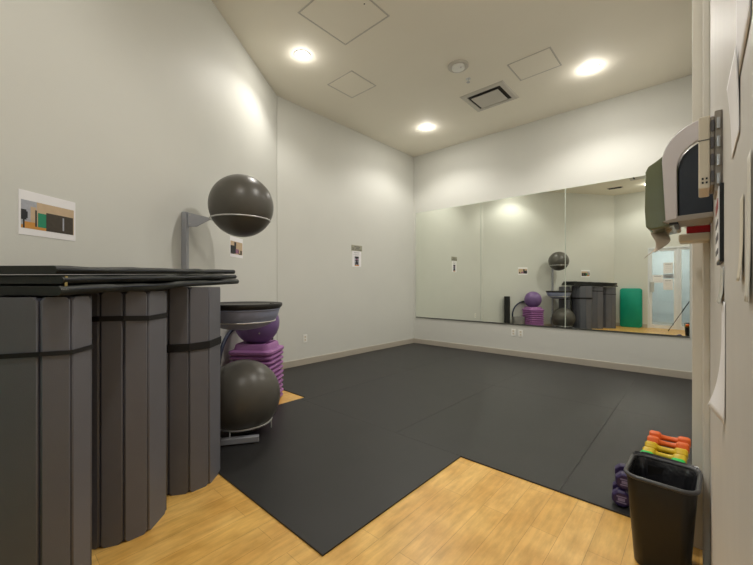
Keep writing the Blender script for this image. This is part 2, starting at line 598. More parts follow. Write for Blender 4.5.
fmat(-4.402, -2.60, 5.92, 6.034, 'narrow black rubber floor strip along the baseboard in the far corner')
fmat(-2.60, 0.018, 5.92, 6.034, 'narrow black rubber floor strip along the baseboard under the right mirrors')

# ---- mirrors
MX = [(-4.358, -2.925, 'leftmost of the three wall mirrors, meeting the corner'),
      (-2.920, -1.535, 'middle one of the three wall mirrors'),
      (-1.530, -0.086, 'rightmost of the three wall mirrors, behind the towel dispenser')]
for i, (x0, x1, lb) in enumerate(MX):
    r_ = empty('wall_mirror', ((x0 + x1) / 2, 6.05, 0.546))
    w2 = (x1 - x0) / 2
    box('backing', -w2, w2, -0.005, 0.0, 0, 2.154, M['seam'], r_)
    bb = bmesh.new()
    vs = [bb.verts.new(c) for c in [(-w2 + .004, -0.0058, 0.004), (w2 - .004, -0.0058, 0.004), (w2 - .004, -0.0058, 2.15), (-w2 + .004, -0.0058, 2.15)]]
    bb.faces.new(vs)
    bx(bb, -w2 + .004, w2 - .004, -0.0056, -0.0052, 0.004, 2.15)
    bmesh.ops.delete(bb, geom=vs, context='VERTS')
    obj('mirror_glass', bb, M['mirror'], r_)
    bb = bmesh.new()
    bx(bb, -w2, w2, -0.012, 0.0, -0.012, 0.0)
    bx(bb, -w2, w2, -0.012, -0.009, 0.0, 0.008)
    obj('bottom_channel', bb, M['channel'], r_)
    tag(r_, lb, 'mirror', 'mirrors along the wall')

# ---- outlets
def outlet(loc, rz, label):
    r_ = empty('wall_outlet', loc, rz)
    box('cover_plate', -0.037, 0.037, -0.006, 0.0, -0.06, 0.06, M['white'], r_, bevel=0.003)
    for z in (0.022, -0.022):
        bb = bmesh.new()
        bx(bb, -0.016, 0.016, -0.0075, -0.006, z - 0.015, z + 0.015)
        s = obj('socket', bb, M['ivory'], r_)
        bb = bmesh.new()
        bx(bb, -0.008, -0.006, -0.008, -0.0075, z - 0.004, z + 0.006)
        bx(bb, 0.006, 0.008, -0.008, -0.0075, z - 0.004, z + 0.006)
        obj('slot', bb, M['dark'], s)
    tag(r_, label, 'outlet', 'wall outlets')
outlet((-2.335, 6.05, 0.405), 0, 'left one of the two white outlets below the mirror')
outlet((-2.215, 6.05, 0.40), 0, 'right one of the two white outlets below the mirror')
outlet((-4.42, 3.28, 0.40), R(90), 'white outlet low on the far wall beyond the purple steps')

# ---- ceiling fittings
def downlight(x, y, label, k=1.0):
    r_ = empty('recessed_downlight', (x, y, H))
    bb = bmesh.new()
    lathe(bb, [(0.070, -0.001), (0.074, -0.006), (0.092, -0.005), (0.098, 0.0), (0.070, 0.0)], 40)
    obj('trim_ring', bb, M['white'], r_, smooth=True)
    bb = bmesh.new()
    lathe(bb, [(0.069, -0.001), (0.055, -0.006), (0.03, -0.009), (0.0, -0.010)], 40)
    obj('lens', bb, M['lens'], r_, smooth=True)
    tag(r_, label, 'ceiling light', 'recessed downlights')
    l1 = bpy.data.lights.new('beam', 'SPOT')
    l1.energy = LAMP_SPOT * k
    l1.spot_size = R(140)
    l1.spot_blend = 0.5
    l1.shadow_soft_size = 0.055
    l1.color = LAMP_COL
    o1 = bpy.data.objects.new('beam', l1)
    COL.objects.link(o1)
    o1.parent = r_
    o1.location = (0, 0, -0.07)
    l2 = bpy.data.lights.new('wash', 'POINT')
    l2.energy = LAMP_WASH * k
    l2.shadow_soft_size = 0.05
    l2.color = LAMP_COL
    o2 = bpy.data.objects.new('wash', l2)
    COL.objects.link(o2)
    o2.parent = r_
    o2.location = (0, 0, -0.06)
    l3 = bpy.data.lights.new('lens_glow', 'AREA')
    l3.shape = 'DISK'
    l3.size = 0.15
    l3.energy = LAMP_DISK * k
    l3.color = LAMP_COL
    o3 = bpy.data.objects.new('lens_glow', l3)
    COL.objects.link(o3)
    o3.parent = r_
    o3.location = (0, 0, -0.02)
    return r_
LL = ['round lit downlight in the ceiling above the rolled mats and balls', 'round lit downlight in the ceiling nearest the far corner',
      'round lit downlight in the ceiling near the right wall and mirror', 'round lit downlight in the ceiling above the bin',
      'round lit downlight in the ceiling near the glass door']
for (x, y), lb in zip(LAMP_POS, LL):
    downlight(x, y, lb, {2.50: 0.56, 5.06: 0.80, 0.35: 0.62, 5.03: 1.0}.get(y, 1.06))

def hatch(x0, x1, y0, y1, label, screws):
    cx, cy = (x0 + x1) / 2, (y0 + y1) / 2
    r_ = empty('ceiling_access_hatch', (cx, cy, H))
    a, c = (x1 - x0) / 2, (y1 - y0) / 2
    bb = bmesh.new()
    t = 0.012
    for (p, q, u, v) in ((-a, a, -c, -c + t), (-a, a, c - t, c), (-a, -a + t, -c + t, c - t), (a - t, a, -c + t, c - t)):
        bx(bb, p, q, u, v, -0.004, 0)
    obj('frame', bb, M['vent'], r_)
    g = 0.017
    box('panel', -a + g, a - g, -c + g, c - g, -0.004, 0, M['ceil'], r_)
    box('gap', -a + t, a - t, -c + t, c - t, -0.0008, 0, M['gap'], r_)
    for k in range(screws):
        bb = bmesh.new()
        lathe(bb, [(0.0, -0.006), (0.007, -0.0055), (0.008, -0.004)], 12, c=(a - 0.08, -c + 0.16 + k * 0.2, 0))
        obj('screw', bb, M['void'], r_)
    tag(r_, label, 'access hatch', 'ceiling access hatches')
hatch(-2.925, -2.280, 2.08, 2.72, 'largest square access hatch in the ceiling, nearest the camera', 2)
hatch(-3.68, -3.21, 3.09, 3.55, 'small square access hatch in the ceiling between two left downlights', 0)
hatch(-1.735, -1.235, 4.28, 4.73, 'square access hatch in the ceiling between the air vent and right downlight', 0)

def vent(x0, x1, y0, y1, label):
    cx, cy = (x0 + x1) / 2, (y0 + y1) / 2
    a, c = (x1 - x0) / 2, (y1 - y0) / 2
    r_ = empty('ceiling_air_vent', (cx, cy, H))
    f = 0.075
    bb = bmesh.new()
    # sloping frame ring
    lo = [[(-a, -c, -0.004), (a, -c, -0.004), (a, c, -0.004), (-a, c, -0.004)],
          [(-a + .02, -c + .02, -0.014), (a - .02, -c + .02, -0.014), (a - .02, c - .02, -0.014), (-a + .02, c - .02, -0.014)],
          [(-a + f, -c + f, -0.012), (a - f, -c + f, -0.012), (a - f, c - f, -0.012), (-a + f, c - f, -0.012)],
          [(-a + f, -c + f, -0.003), (a - f, -c + f, -0.003), (a - f, c - f, -0.003), (-a + f, c - f, -0.003)]]
    loft(bb, [[(-a, -c, 0), (a, -c, 0), (a, c, 0), (-a, c, 0)]] + lo, cap0=False, cap1=False)
    obj('frame', bb, M['vent'], r_)
    box('duct_opening', -a + f, a - f, -c + f, c - f, -0.003, 0, M['void'], r_)
    box('plaque', -a + f + .045, a - f - .045, -c + f + .045, c - f - .045, -0.03, -0.02, M['vent'], r_, bevel=0.003)
    bb = bmesh.new()
    for sx in (-1, 1):
        for sy in (-1, 1):
            bx(bb, sx * 0.1 - .006, sx * 0.1 + .006, sy * 0.1 - .006, sy * 0.1 + .006, -0.02, -0.003)
    obj('hanger', bb, M['void'], r_)
    tag(r_, label, 'air vent', 'ceiling air vents')
vent(-2.53, -1.90, 4.56, 5.14, 'square ceiling air vent beyond the round detector')
vent(-1.30, -0.70, 0.98, 1.56, 'square ceiling air vent near the glass door, seen in the mirror')
r_ = empty('ceiling_return_grille', (-1.71, 0.43, H))
box('frame', -0.18, 0.18, -0.10, 0.10, -0.008, 0, M['vent'], r_, bevel=0.002)
bb = bmesh.new()
for k in range(7):
    bx(bb, -0.15, 0.15, -0.078 + k * 0.023, -0.063 + k * 0.023, -0.0095, -0.008)
obj('louvre', bb, M['void'], r_)
tag(r_, 'small dark slotted grille in the ceiling near the angled wall, seen in the mirror', 'grille')

r_ = empty('smoke_detector', (-2.18, 3.90, H))
bb = bmesh.new()
lathe(bb, [(0.125, 0), (0.125, -0.012), (0.118, -0.018), (0.085, -0.018), (0.085, -0.012), (0.0, -0.012)], 48)
obj('base_plate', bb, M['vent'], r_, auto=True)
bb = bmesh.new()
lathe(bb, [(0.078, -0.012), (0.076, -0.035), (0.06, -0.045), (0.0, -0.047)], 40)
obj('housing', bb, M['white'], r_, auto=True)
bb = bmesh.new()
lathe(bb, [(0.0, -0.052), (0.012, -0.050), (0.014, -0.044)], 16, c=(0.045, -0.02, 0))
obj('indicator', bb, M['lav'], r_)
tag(r_, 'round white detector on the ceiling before the square air vent', 'smoke detector')
r_ = empty('fire_sprinkler', (-2.22, 4.23, H))
bb = bmesh.new()
lathe(bb, [(0.03, 0), (0.03, -0.004), (0.012, -0.006), (0.01, -0.03), (0.0, -0.03)], 20)
obj('escutcheon', bb, M['chrome'], r_, auto=True)
bb = bmesh.new()
lathe(bb, [(0.0, -0.045), (0.022, -0.045), (0.022, -0.048), (0.0, -0.048)], 14)
tube(bb, [(0.009, 0, -0.028), (0.013, 0, -0.036), (0.004, 0, -0.046)], 0.002, 6)
tube(bb, [(-0.009, 0, -0.028), (-0.013, 0, -0.036), (-0.004, 0, -0.046)], 0.002, 6)
obj('deflector', bb, M['screw'], r_)
tag(r_, 'small fire sprinkler head between the detector and the air vent', 'sprinkler')

# ---------------------------------------------------------------- rolled panel mats
BACK = [(0.212, 0.24), (0.19, 0.12), (0.10, 0.05), (-0.04, 0.035), (-0.15, 0.07), (-0.20, 0.20)]
def roll(s0, d0, htop, strap_z, strap_w, label, front):
    r_ = empty('rolled_panel_mat', L(s0, 0, 0), LROT)
    P = [Vector((x, y + d0)) for x, y in front + BACK]
    n = len(P)
    c = Vector((0, 0.27 + d0))
    bb = bmesh.new()
    prism(bb, [tuple(c + (p - c) * 0.955) for p in P], 0.004, htop - 0.004, mi=1)
    th = 0.035
    for i in range(n):
        a, q = P[i], P[(i + 1) % n]
        t = (q - a).normalized()
        nn = Vector((t.y, -t.x))
        if nn.dot((a + q) / 2 - c) < 0:
            nn = -nn
        g = 0.0045
        a2, q2 = a + t * g, q - t * g
        ch = 0.014
        loops = []
        for (z, ins) in ((0.0, ch), (ch, 0), (htop - ch, 0), (htop, ch)):
            a3, q3 = a2 + t * ins * 0.8, q2 - t * ins * 0.8
            rr = 0.004
            loops.append([(a3 - nn * th).to_3d() + Vector((0, 0, z)), (a3 - nn * rr).to_3d() + Vector((0, 0, z)),
                          (a3 + t * rr).to_3d() + Vector((0, 0, z)), (q3 - t * rr).to_3d() + Vector((0, 0, z)),
                          (q3 - nn * rr).to_3d() + Vector((0, 0, z)), (q3 - nn * th).to_3d() + Vector((0, 0, z))])
        loft(bb, loops, 0)
    # inner turns of the roll showing at the top
    for k in (0.72, 0.45):
        Q = [c + (p - c) * k for p in P]
        Q2 = [c + (p - c) * (k - 0.14) for p in P]
        for i in range(n):
            j = (i + 1) % n
            v = [bb.verts.new((Q[i].x, Q[i].y, htop - .001)), bb.verts.new((Q[j].x, Q[j].y, htop - .001)),
                 bb.verts.new((Q2[j].x, Q2[j].y, htop - .001)), bb.verts.new((Q2[i].x, Q2[i].y, htop - .001))]
            bb.faces.new(v)
    obj('mat_roll', bb, [M['foam'], M['core']], r_, auto=True)
    bb = bmesh.new()
    lo_, hi_, li, hi2 = [], [], [], []
    for i, p in enumerate(P):
        dd = (p - c).normalized()
        zz = strap_z + (0.004 * math.sin(i * 1.7) if strap_w < 0.04 else 0.004 * math.sin(i))
        o_ = p + dd * 0.005
        q_ = p - dd * 0.004
        lo_.append((o_.x, o_.y, zz - strap_w / 2)); hi_.append((o_.x, o_.y, zz + strap_w / 2))
        li.append((q_.x, q_.y, zz - strap_w / 2)); hi2.append((q_.x, q_.y, zz + strap_w / 2))
    loft(bb, [li, lo_, hi_, hi2, li], cap0=False, cap1=False)
    obj('strap', bb, M['strap'], r_)
    tag(r_, label, 'exercise mat', 'rolled panel mats standing on end')
    return r_
roll(2.797, 0.111, 1.190, 0.845, 0.045, 'charcoal rolled panel mat standing upright, nearest the grey exercise balls',
     [(-0.20, 0.33), (-0.18, 0.43), (-0.078, 0.515), (0.08, 0.53), (0.175, 0.462), (0.212, 0.36)])
roll(3.218, 0.047, 1.171, 1.045, 0.024, 'charcoal rolled panel mat standing upright, middle one of three',
     [(-0.20, 0.33), (-0.185, 0.43), (-0.078, 0.508), (0.08, 0.527), (0.16, 0.465), (0.205, 0.385)])
roll(3.660, 0.053, 1.158, 0.955, 0.016, 'charcoal rolled panel mat standing upright, nearest the camera at left',
     [(-0.195, 0.31), (-0.165, 0.41), (-0.065, 0.505), (0.04, 0.525), (0.115, 0.475), (0.18, 0.37)])

fp = empty('folded_panel_mat', L(2.43, 0, 0), LROT)
bb = bmesh.new()
for k in range(3):
    x0 = -0.072 + k * 0.048
    bx(bb, x0, x0 + 0.045, 0.03, 0.29, 0, 1.165)
obj('folded_panel', bb, M['foam'], fp, bevel=0.006)
bb = bmesh.new()
loft(bb, [[(x, y, z) for x, y in ((-0.074, 0.028), (0.073, 0.028), (0.073, 0.292), (-0.074, 0.292))] for z in (0.80, 0.83)])
obj('strap', bb, M['strap'], fp)
tag(fp, 'narrow charcoal folded panel mat standing between the ball rack and the rolled mats', 'exercise mat')

# ---- three folded vinyl mats lying across the rolls
def lying(s0, s1, d0, d1, z, th, label, seed, tagged=False, fold=True, droop=0.0):
    rnd = random.Random(seed)
    sm = (s0 + s1) / 2
    slope = -0.033
    r_ = empty('folded_exercise_mat', L(sm, 0, z), LROT)
    nx, ny = 44, 12
    hw = (s1 - s0) / 2
    ph = [rnd.uniform(0, 6) for _ in range(4)]
    def cross(x, ny=14):
        # rounded slab section across depth, lower and upper halves of the fold
        pts = []
        r = th / 2
        sag = -abs(0.0035 * math.sin(x * 7 + ph[0]) + 0.002 * math.sin(x * 17 + ph[1]))
        zb = slope * x
        for k in range(9):
            a = -PI / 2 + PI * k / 8
            rr = r * (1 + 0.04 * math.sin(x * 23 + ph[2]))
            q = max(0.0, min(1.0, (x + 0.05) / 0.2)) * (droop if a < 0.6 else droop * 0.5)
            pts.append((d1 - r + math.cos(a) * rr * 0.8, zb + r + math.sin(a) * r - q * (0.6 + 0.4 * math.sin(x * 9))))
        for k in range(9):
            a = PI / 2 + PI * k / 8
            pts.append((d0 + r + math.cos(a) * r, zb + r + math.sin(a) * r))
        out = []
        for (y, zz) in pts:
            edge = (y - d0) / (d1 - d0)
            out.append((x, y + (0.005 * math.sin(x * 11 + ph[3]) + 0.003 * math.sin(x * 29 + ph[0])) * edge, zz + (sag if zz - zb > r * 1.2 else 0.0)))
        return out
    loops = []
    for i in range(nx + 1):
        x = -hw + 2 * hw * i / nx
        loops.append(cross(x))
    bb = bmesh.new()
    loft(bb, loops)
    o = obj('mat_cover', bb, M['vinyl'], r_, auto=True, bevel=0.004)
    if fold:
        bb = bmesh.new()
        bx(bb, -hw + .01, hw - .01, d1 - th * 0.42, d1 + 0.001, th * 0.47, th * 0.53)
        ob = obj('fold_seam', bb, M['core'], r_)
        ob.rotation_euler = (0, -math.atan(slope), 0)
        ob.location.x = 0.0
    if tagged:
        box('care_tag', hw - 0.035, hw - 0.025, d1 - 0.012, d1 - 0.009, -0.028, 0.01, M['tagm'], r_).rotation_euler = (0, R(-3), 0)
        bb = bmesh.new()
        for k in range(5):
            tube(bb, [(hw - 0.02 + 0.003 * k, d1 - 0.012, th + slope * hw - 0.006), (hw - 0.026 + 0.006 * k, d1 + 0.002, th * 0.5 + slope * hw)], 0.0009, 5)
        obj('frayed_thread', bb, M['fray'], r_)
    tag(r_, label, 'exercise mat', 'folded mats lying across the rolls')
    return r_
lying(2.405, 3.765, 0.075, 0.600, 1.1905, 0.0355, 'black folded vinyl mat, lowest of three lying across the rolled mats', 1, True, droop=0.011)
lying(2.415, 3.75, 0.09, 0.594, 1.2270, 0.034, 'black folded vinyl mat, middle of three lying across the rolled mats', 2)
lying(2.45, 3.765, 0.08, 0.590, 1.2620, 0.032, 'black folded vinyl mat, topmost of three lying across the rolled mats', 3)

# ---------------------------------------------------------------- ball rack, balls and half ball
AX = Vector((-2.865, 1.465, 0))
PX = Vector((-3.112, 1.117, 0))
rk = empty('ball_storage_rack', (PX.x, PX.y, 0), LROT)
def toL(v):
    d = Vector(v) - PX
    return Vector((d.dot(UU), d.dot(NN), v[2] if len(v) > 2 else 0))
ax = toL((AX.x, AX.y, 0))
bb = bmesh.new()
bx(bb, -0.019, 0.019, -0.024, 0.020, 0.0, 1.80)
obj('post', bb, M['steel'], rk, bevel=0.004)
bb = bmesh.new()
bx(bb, -0.05, 0.05, -0.0285, -0.024, 0.0, 0.30)
obj('wall_plate', bb, M['steel'], rk)
def ring(z, r, name='support_ring', rad=0.006, cx=0, cy=0):
    b_ = bmesh.new()
    tube(b_, ring_pts((ax.x + cx, ax.y + cy, z), r, 72), rad, 10, closed=True)
    return obj(name, b_, M['chrome'], rk, smooth=True)
def bracket(z, r, h=0.10):
    # tapering steel plate from the post to the ring
    d = Vector((ax.x, ax.y)).normalized()
    e = Vector((ax.x, ax.y)) - d * (r + 0.004)
    nrm = Vector((-d.y, d.x)) * 0.007
    prof = [(Vector((0, 0)), -h * 0.62), (Vector((0, 0)), h * 0.42), (e, 0.008), (e, -0.008), (e * 0.45, -h * 0.60)]
    bb = bmesh.new()
    A = [bb.verts.new((p.x + nrm.x + d.x * 0.0, p.y + nrm.y, z + q)) for p, q in prof]
    B = [bb.verts.new((p.x - nrm.x, p.y - nrm.y, z + q)) for p, q in prof]
    n = len(prof)
    for i in range(n):
        bb.faces.new((A[i], A[(i + 1) % n], B[(i + 1) % n], B[i]))
    bb.faces.new(A); bb.faces.new(B[::-1])
    br = obj('bracket', bb, M['steel'], rk, bevel=0.002)
    bb = bmesh.new()
    for q in (h * 0.22, -h * 0.4):
        for sgn in (-1, 1):
            c = Vector((d.x * 0.035, d.y * 0.035, z + q))
            tube(bb, [c + Vector((nrm.x, nrm.y, 0)) * sgn, c + Vector((nrm.x, nrm.y, 0)) * sgn * 1.5], 0.008, 10)
    obj('bolt', bb, M['screw'], br)
RT, RB, RL_ = 0.254, 0.262, 0.215
ring(1.752, 0.238)
bracket(1.752, 0.238, 0.115)
ring(0.905, 0.280)
bracket(0.905, 0.280, 0.08)
lc = toL((-2.752, 1.428, 0))
ring(0.105, 0.222, rad=0.007, cx=lc.x - ax.x, cy=lc.y - ax.y)
# foot bar lying under the lowest ball
bb = bmesh.new()
fa, fb = toL((-2.76, 1.00, 0)), toL((-2.485, 1.415, 0))
def bar(p, q, hw, z0, z1):
    d = (Vector((q.x, q.y)) - Vector((p.x, p.y))).normalized()
    nf = Vector((-d.y, d.x)) * hw
    prism(bb, [(p.x - nf.x, p.y - nf.y), (p.x + nf.x, p.y + nf.y), (q.x + nf.x, q.y + nf.y), (q.x - nf.x, q.y - nf.y)], z0, z1)
bar(fa, fb, 0.022, 0.018, 0.062)
ft = obj('foot_bar', bb, M['steel'], rk, bevel=0.004)
bb = bmesh.new()
bar(Vector((0.0, 0.022, 0)), (fa + fb) / 2 - Vector((0.0, 0.02, 0)), 0.02, 0.018, 0.058)
obj('foot_stem', bb, M['steel'], rk, bevel=0.004)
bb = bmesh.new()
for k in (0.08, 0.92):
    c = fa.lerp(fb, k).xy
    lathe(bb, [(0.0, T if True else 0), (0.014, T), (0.014, 0.022), (0, 0.022)], 12, c=(c.x, c.y, 0))
obj('rubber_foot', bb, M['dark'], ft)
bb = bmesh.new()
c0 = Vector((lc.x, lc.y))
for a in (0, 120, 240):
    p = c0 + Vector((math.cos(R(a)), math.sin(R(a)))) * 0.222
    q = c0 + Vector((math.cos(R(a)), math.sin(R(a)))) * 0.222
    tube(bb, [(p.x, p.y, 0.100), (q.x, q.y, T)], 0.005, 8)
obj('ring_stay', bb, M['chrome'], rk)
tag(rk, 'grey steel post rack with rings holding the dark exercise balls', 'ball rack')

def ball(name, loc, r, m, label, group=None, plug=True, plug_dir=(0.6, -0.5, -0.6)):
    r_ = empty(name, loc)
    bb = bmesh.new()
    bmesh.ops.create_uvsphere(bb, u_segments=72, v_segments=48, radius=r)
    o = obj('ball_shell', bb, m, r_, smooth=True)
    if plug:
        d = Vector(plug_dir).normalized()
        bb = bmesh.new()
        tube(bb, [d * (r - 0.004), d * (r + 0.003)], 0.008, 12)
        obj('air_plug', bb, M['plug'], r_)
    tag(r_, label, 'exercise ball', group)
    return r_
ball('exercise_ball', (AX.x + 0.005, AX.y + 0.005, 1.868), 0.259, M['ball'], 'dark grey exercise ball held in the highest ring of the rack', 'dark exercise balls', False)
ball('exercise_ball', (-2.752, 1.428, 0.302), 0.291, M['ball'], 'large dark grey exercise ball resting low on the rack, near the floor', 'dark exercise balls', False)

r_ = empty('half_ball_trainer', (AX.x + 0.01, AX.y + 0.01, 0.84))
bb = bmesh.new()
lathe(bb, [(0.0, 0.205), (0.29, 0.205), (0.300, 0.212), (0.322, 0.212), (0.326, 0.200), (0.322, 0.185), (0.305, 0.168), (0.0, 0.168)], 72)
pl = obj('platform', bb, M['plat'], r_, auto=True)
bb = bmesh.new()
for a in (42, 222):
    c = (0.25 * math.cos(R(a)), 0.25 * math.sin(R(a)), 0)
    lathe(bb, [(0.0, 0.212), (0.018, 0.212), (0.022, 0.205)], 16, c=c)
obj('grip_recess', bb, M['dark'], pl)
bb = bmesh.new()
prof = []
for k in range(15):
    a = R(90 * k / 14)
    prof.append((0.300 * math.cos(a) ** 0.75 if k < 14 else 0.0, 0.168 - 0.178 * math.sin(a)))
lathe(bb, prof, 72)
obj('rubber_dome', bb, M['bosu'], r_, smooth=True)
bb = bmesh.new()
tube(bb, ring_pts((0, 0, 0.163), 0.300, 72), 0.008, 10, closed=True)
obj('dome_rim', bb, M['bosu'], r_, smooth=True)
tag(r_, 'grey blue half ball trainer, black platform side up, between two grey balls', 'balance trainer')

# ---------------------------------------------------------------- purple step risers
SX, SY = -3.392, 1.915
PITCH = 0.0500
def riser(z, label, group='stacked purple step risers'):
    r_ = empty('step_riser', (SX + random.uniform(-.003, .003), SY + random.uniform(-.003, .003), z), LROT + R(random.uniform(-0.8, 0.8)))
    return r_
def riser_mesh():
    bb = bmesh.new()
    W, D = 0.425, 0.44
    loops = []
    def lp(w, d, r, z):
        return [(x, y, z) for x, y in rrect(w, d, r, 6)]
    loops = [lp(W - 0.07, D - 0.07, 0.05, 0.0), lp(W - 0.045, D - 0.045, 0.055, 0.004), lp(W - 0.04, D - 0.04, 0.055, 0.014), lp(W - 0.012, D - 0.012, 0.06, 0.020),
             lp(W, D, 0.065, 0.028), lp(W, D, 0.065, 0.040), lp(W - 0.012, D - 0.012, 0.06, 0.046), lp(W - 0.04, D - 0.04, 0.055, 0.0498)]
    loft(bb, loops, 0)
    me = bpy.data.meshes.new('step_riser_shell')
    bmesh.ops.recalc_face_normals(bb, faces=bb.faces)
    bb.to_mesh(me); bb.free()
    me.materials.append(M['riser'])
    for f in me.polygons:
        f.use_smooth = True
    me.set_sharp_from_angle(angle=R(60))
    return me
rm = riser_mesh()
ords = ['lowest', 'second from the floor', 'third from the floor', 'fourth from the floor', 'fifth from the floor', 'sixth from the floor',
        'fifth from the top', 'fourth from the top', 'third from the top', 'second from the top']
first = None
for k in range(10):
    if first is None:
        r_ = riser(0.0, '')
        sh = bpy.data.objects.new('shell', rm)
        COL.objects.link(sh)
        sh.parent = r_
        first = r_
    else:
        r_ = copy_tree(first)
        r_.location = (SX + random.uniform(-.004, .004), SY + random.uniform(-.004, .004), k * PITCH)
        r_.rotation_euler = (0, 0, LROT + R(random.uniform(-1, 1)))
    tag(r_, 'mauve plastic square step riser, %s in the stack' % ords[k], 'step riser', 'stacked purple step risers')
r_ = empty('step_platform', (SX, SY, 10 * PITCH), LROT)
bb = bmesh.new()
def lp(w, d, r, z):
    return [(x, y, z) for x, y in rrect(w, d, r, 6)]
loft(bb, [lp(0.38, 0.40, 0.05, 0.0), lp(0.415, 0.43, 0.06, 0.012), lp(0.435, 0.45, 0.065, 0.024), lp(0.435, 0.45, 0.065, 0.044), lp(0.42, 0.435, 0.06, 0.052),
          lp(0.36, 0.37, 0.06, 0.060), lp(0.335, 0.345, 0.055, 0.108), lp(0.315, 0.325, 0.05, 0.116)], cap1=False)
# a round dished seat in the top
n = len(lp(0.3, 0.3, 0.05, 0))
top = [(x, y, 0.116) for x, y in rrect(0.315, 0.325, 0.05, 6)]
in1 = [(0.12 * math.cos(math.atan2(y, x)), 0.12 * math.sin(math.atan2(y, x)), 0.114) for x, y, z in top]
in2 = [(p[0] * 0.5, p[1] * 0.5, 0.096) for p in in1]
loft(bb, [top, in1, in2], cap0=False)
bmesh.ops.remove_doubles(bb, verts=bb.verts, dist=0.0004)
obj('shell', bb, M['riser'], r_, auto=True)
bb = bmesh.new()
for k in range(9):
    bx(bb, -0.12 + k * 0.03 - 0.004, -0.12 + k * 0.03 + 0.004, 0.130, 0.150, 0.114, 0.118)
    bx(bb, -0.12 + k * 0.03 - 0.004, -0.12 + k * 0.03 + 0.004, -0.150, -0.130, 0.114, 0.118)
obj('grip_rib', bb, M['riser2'], r_)
tag(r_, 'mauve plastic step with raised square top, topmost in the stack', 'step platform')
ball('exercise_ball', (SX, SY, 10 * PITCH + 0.100 + 0.214), 0.222, M['pball'], 'shiny purple exercise ball sitting on the stack of mauve steps', None, True, (0.93, -0.42, -0.42))

# hoop, roller and grey block hidden behind the steps, seen in the mirror
r_ = empty('exercise_hoop', L(1.27, 0.021, 0), LROT)
bb = bmesh.new()
pp = []
for k in range(72):
    a = 2 * PI * k / 72
    pp.append((0.365 * math.cos(a), 0.0, 0.385 + 0.365 * math.sin(a)))
tube(bb, pp, 0.018, 12, closed=True)
obj('hoop_tube', bb, M['hoop'], r_, smooth=True)
bb = bmesh.new()
for a in (10, 100, 190, 280):
    p = [(0.365 * math.cos(R(a + q)), 0, 0.3855 + 0.365 * math.sin(R(a + q))) for q in (-3, 0, 3)]
    tube(bb, p, 0.0195, 12)
obj('joint_sleeve', bb, M['dark'], r_)
tag(r_, 'navy exercise hoop leaning on the wall behind the purple ball', 'hoop')
r_ = empty('foam_roller', L(0.68, 0.115, 0))
bb = bmesh.new()
lathe(bb, [(0.025, 0.0), (0.070, 0.0), (0.077, 0.008), (0.077, 0.892), (0.070, 0.90), (0.025, 0.90), (0.020, 0.88), (0.0, 0.88)], 40)
lathe(bb, [(0.0, 0.0), (0.025, 0.0)], 40)
obj('foam_body', bb, M['roller'], r_, auto=True)
bb = bmesh.new()
lathe(bb, [(0.026, 0.9), (0.030, 0.902), (0.022, 0.902)], 24)
obj('core_ring', bb, M['dark'], r_)
tag(r_, 'tall black foam roller standing on end in the corner behind the steps', 'foam roller')
r_ = empty('foam_block', L(0.97, 0.20, 0), LROT)
bb = bmesh.new()
loft(bb, [lp(0.30, 0.14, 0.02, 0.0), lp(0.31, 0.15, 0.025, 0.01), lp(0.31, 0.15, 0.025, 0.33), lp(0.30, 0.14, 0.02, 0.34)])
obj('block_body', bb, M['block'], r_, auto=True)
tag(r_, 'grey foam block standing on the floor beside the stacked steps', 'foam block')

# green mat by the door
r_ = empty('green_foam_mat', (-1.455, -0.45, 0))
bb = bmesh.new()
W, Ht, Th = 0.52, 1.12, 0.12
def vr(w, h, r, y):
    return [(x, y, z + h / 2 + (Ht - h) / 2) for x, z in rrect(w, h, r, 8)]
loft(bb, [vr(W - .03, Ht - .03, 0.06, -Th / 2), vr(W, Ht, 0.07, -Th / 2 + .012), vr(W, Ht, 0.07, Th / 2 - .012), vr(W - .03, Ht - .03, 0.06, Th / 2)])
obj('foam_slab', bb, M['green'], r_, auto=True)
bb = bmesh.new()
for z in (0.36, 0.73):
    bx(bb, -W / 2 - .001, W / 2 + .001, -0.003, 0.003, z, z + 0.004)
obj('seam', bb, M['pgreen'], r_)
tag(r_, 'thick green foam mat with rounded corners standing beside the glass door', 'foam mat')

# tripod that carries the camera
tp = empty('camera_tripod', (-0.035, -0.07, 0))
bb = bmesh.new()
lathe(bb, [(0.0, 1.0), (0.03, 1.0), (0.034, 1.04), (0.02, 1.06), (0.014, 1.07), (0.014, 1.12), (0.0, 1.12)], 24)
obj('centre_hub', bb, M['dark'], tp, auto=True)
bb = bmesh.new()
bx(bb, -0.03, 0.03, -0.03, 0.02, 1.12, 1.135)
tube(bb, [(-0.01, -0.01, 1.10), (-0.10, -0.06, 1.05)], 0.008, 10)
obj('pan_head', bb, M['dark'], tp, bevel=0.002)
for k, (fx, fy) in enumerate([(-0.56, 0.03), (0.02, 0.50), (-0.02, -0.40)]):
    bb = bmesh.new()
    top_ = Vector((0.02 * (1 if fx > 0 else -1), 0, 1.03))
    ftv = Vector((fx, fy, 0.018))
    mid = top_.lerp(ftv, 0.5)
    tube(bb, [top_, mid], 0.011, 12)
    tube(bb, [mid, ftv], 0.008, 12)
    tube(bb, [mid + (top_ - mid) * 0.03, mid - (top_ - mid) * 0.03], 0.014, 12)
    lg = obj('leg', bb, M['dark'], tp)
    bb = bmesh.new()
    lathe(bb, [(0.0, 0.0), (0.013, 0.0), (0.010, 0.022), (0.0, 0.022)], 14, c=(fx, fy, 0))
    obj('rubber_foot', bb, M['dark'], lg)
tag(tp, 'slim black camera tripod standing by the glass door, seen in the mirror', 'tripod')

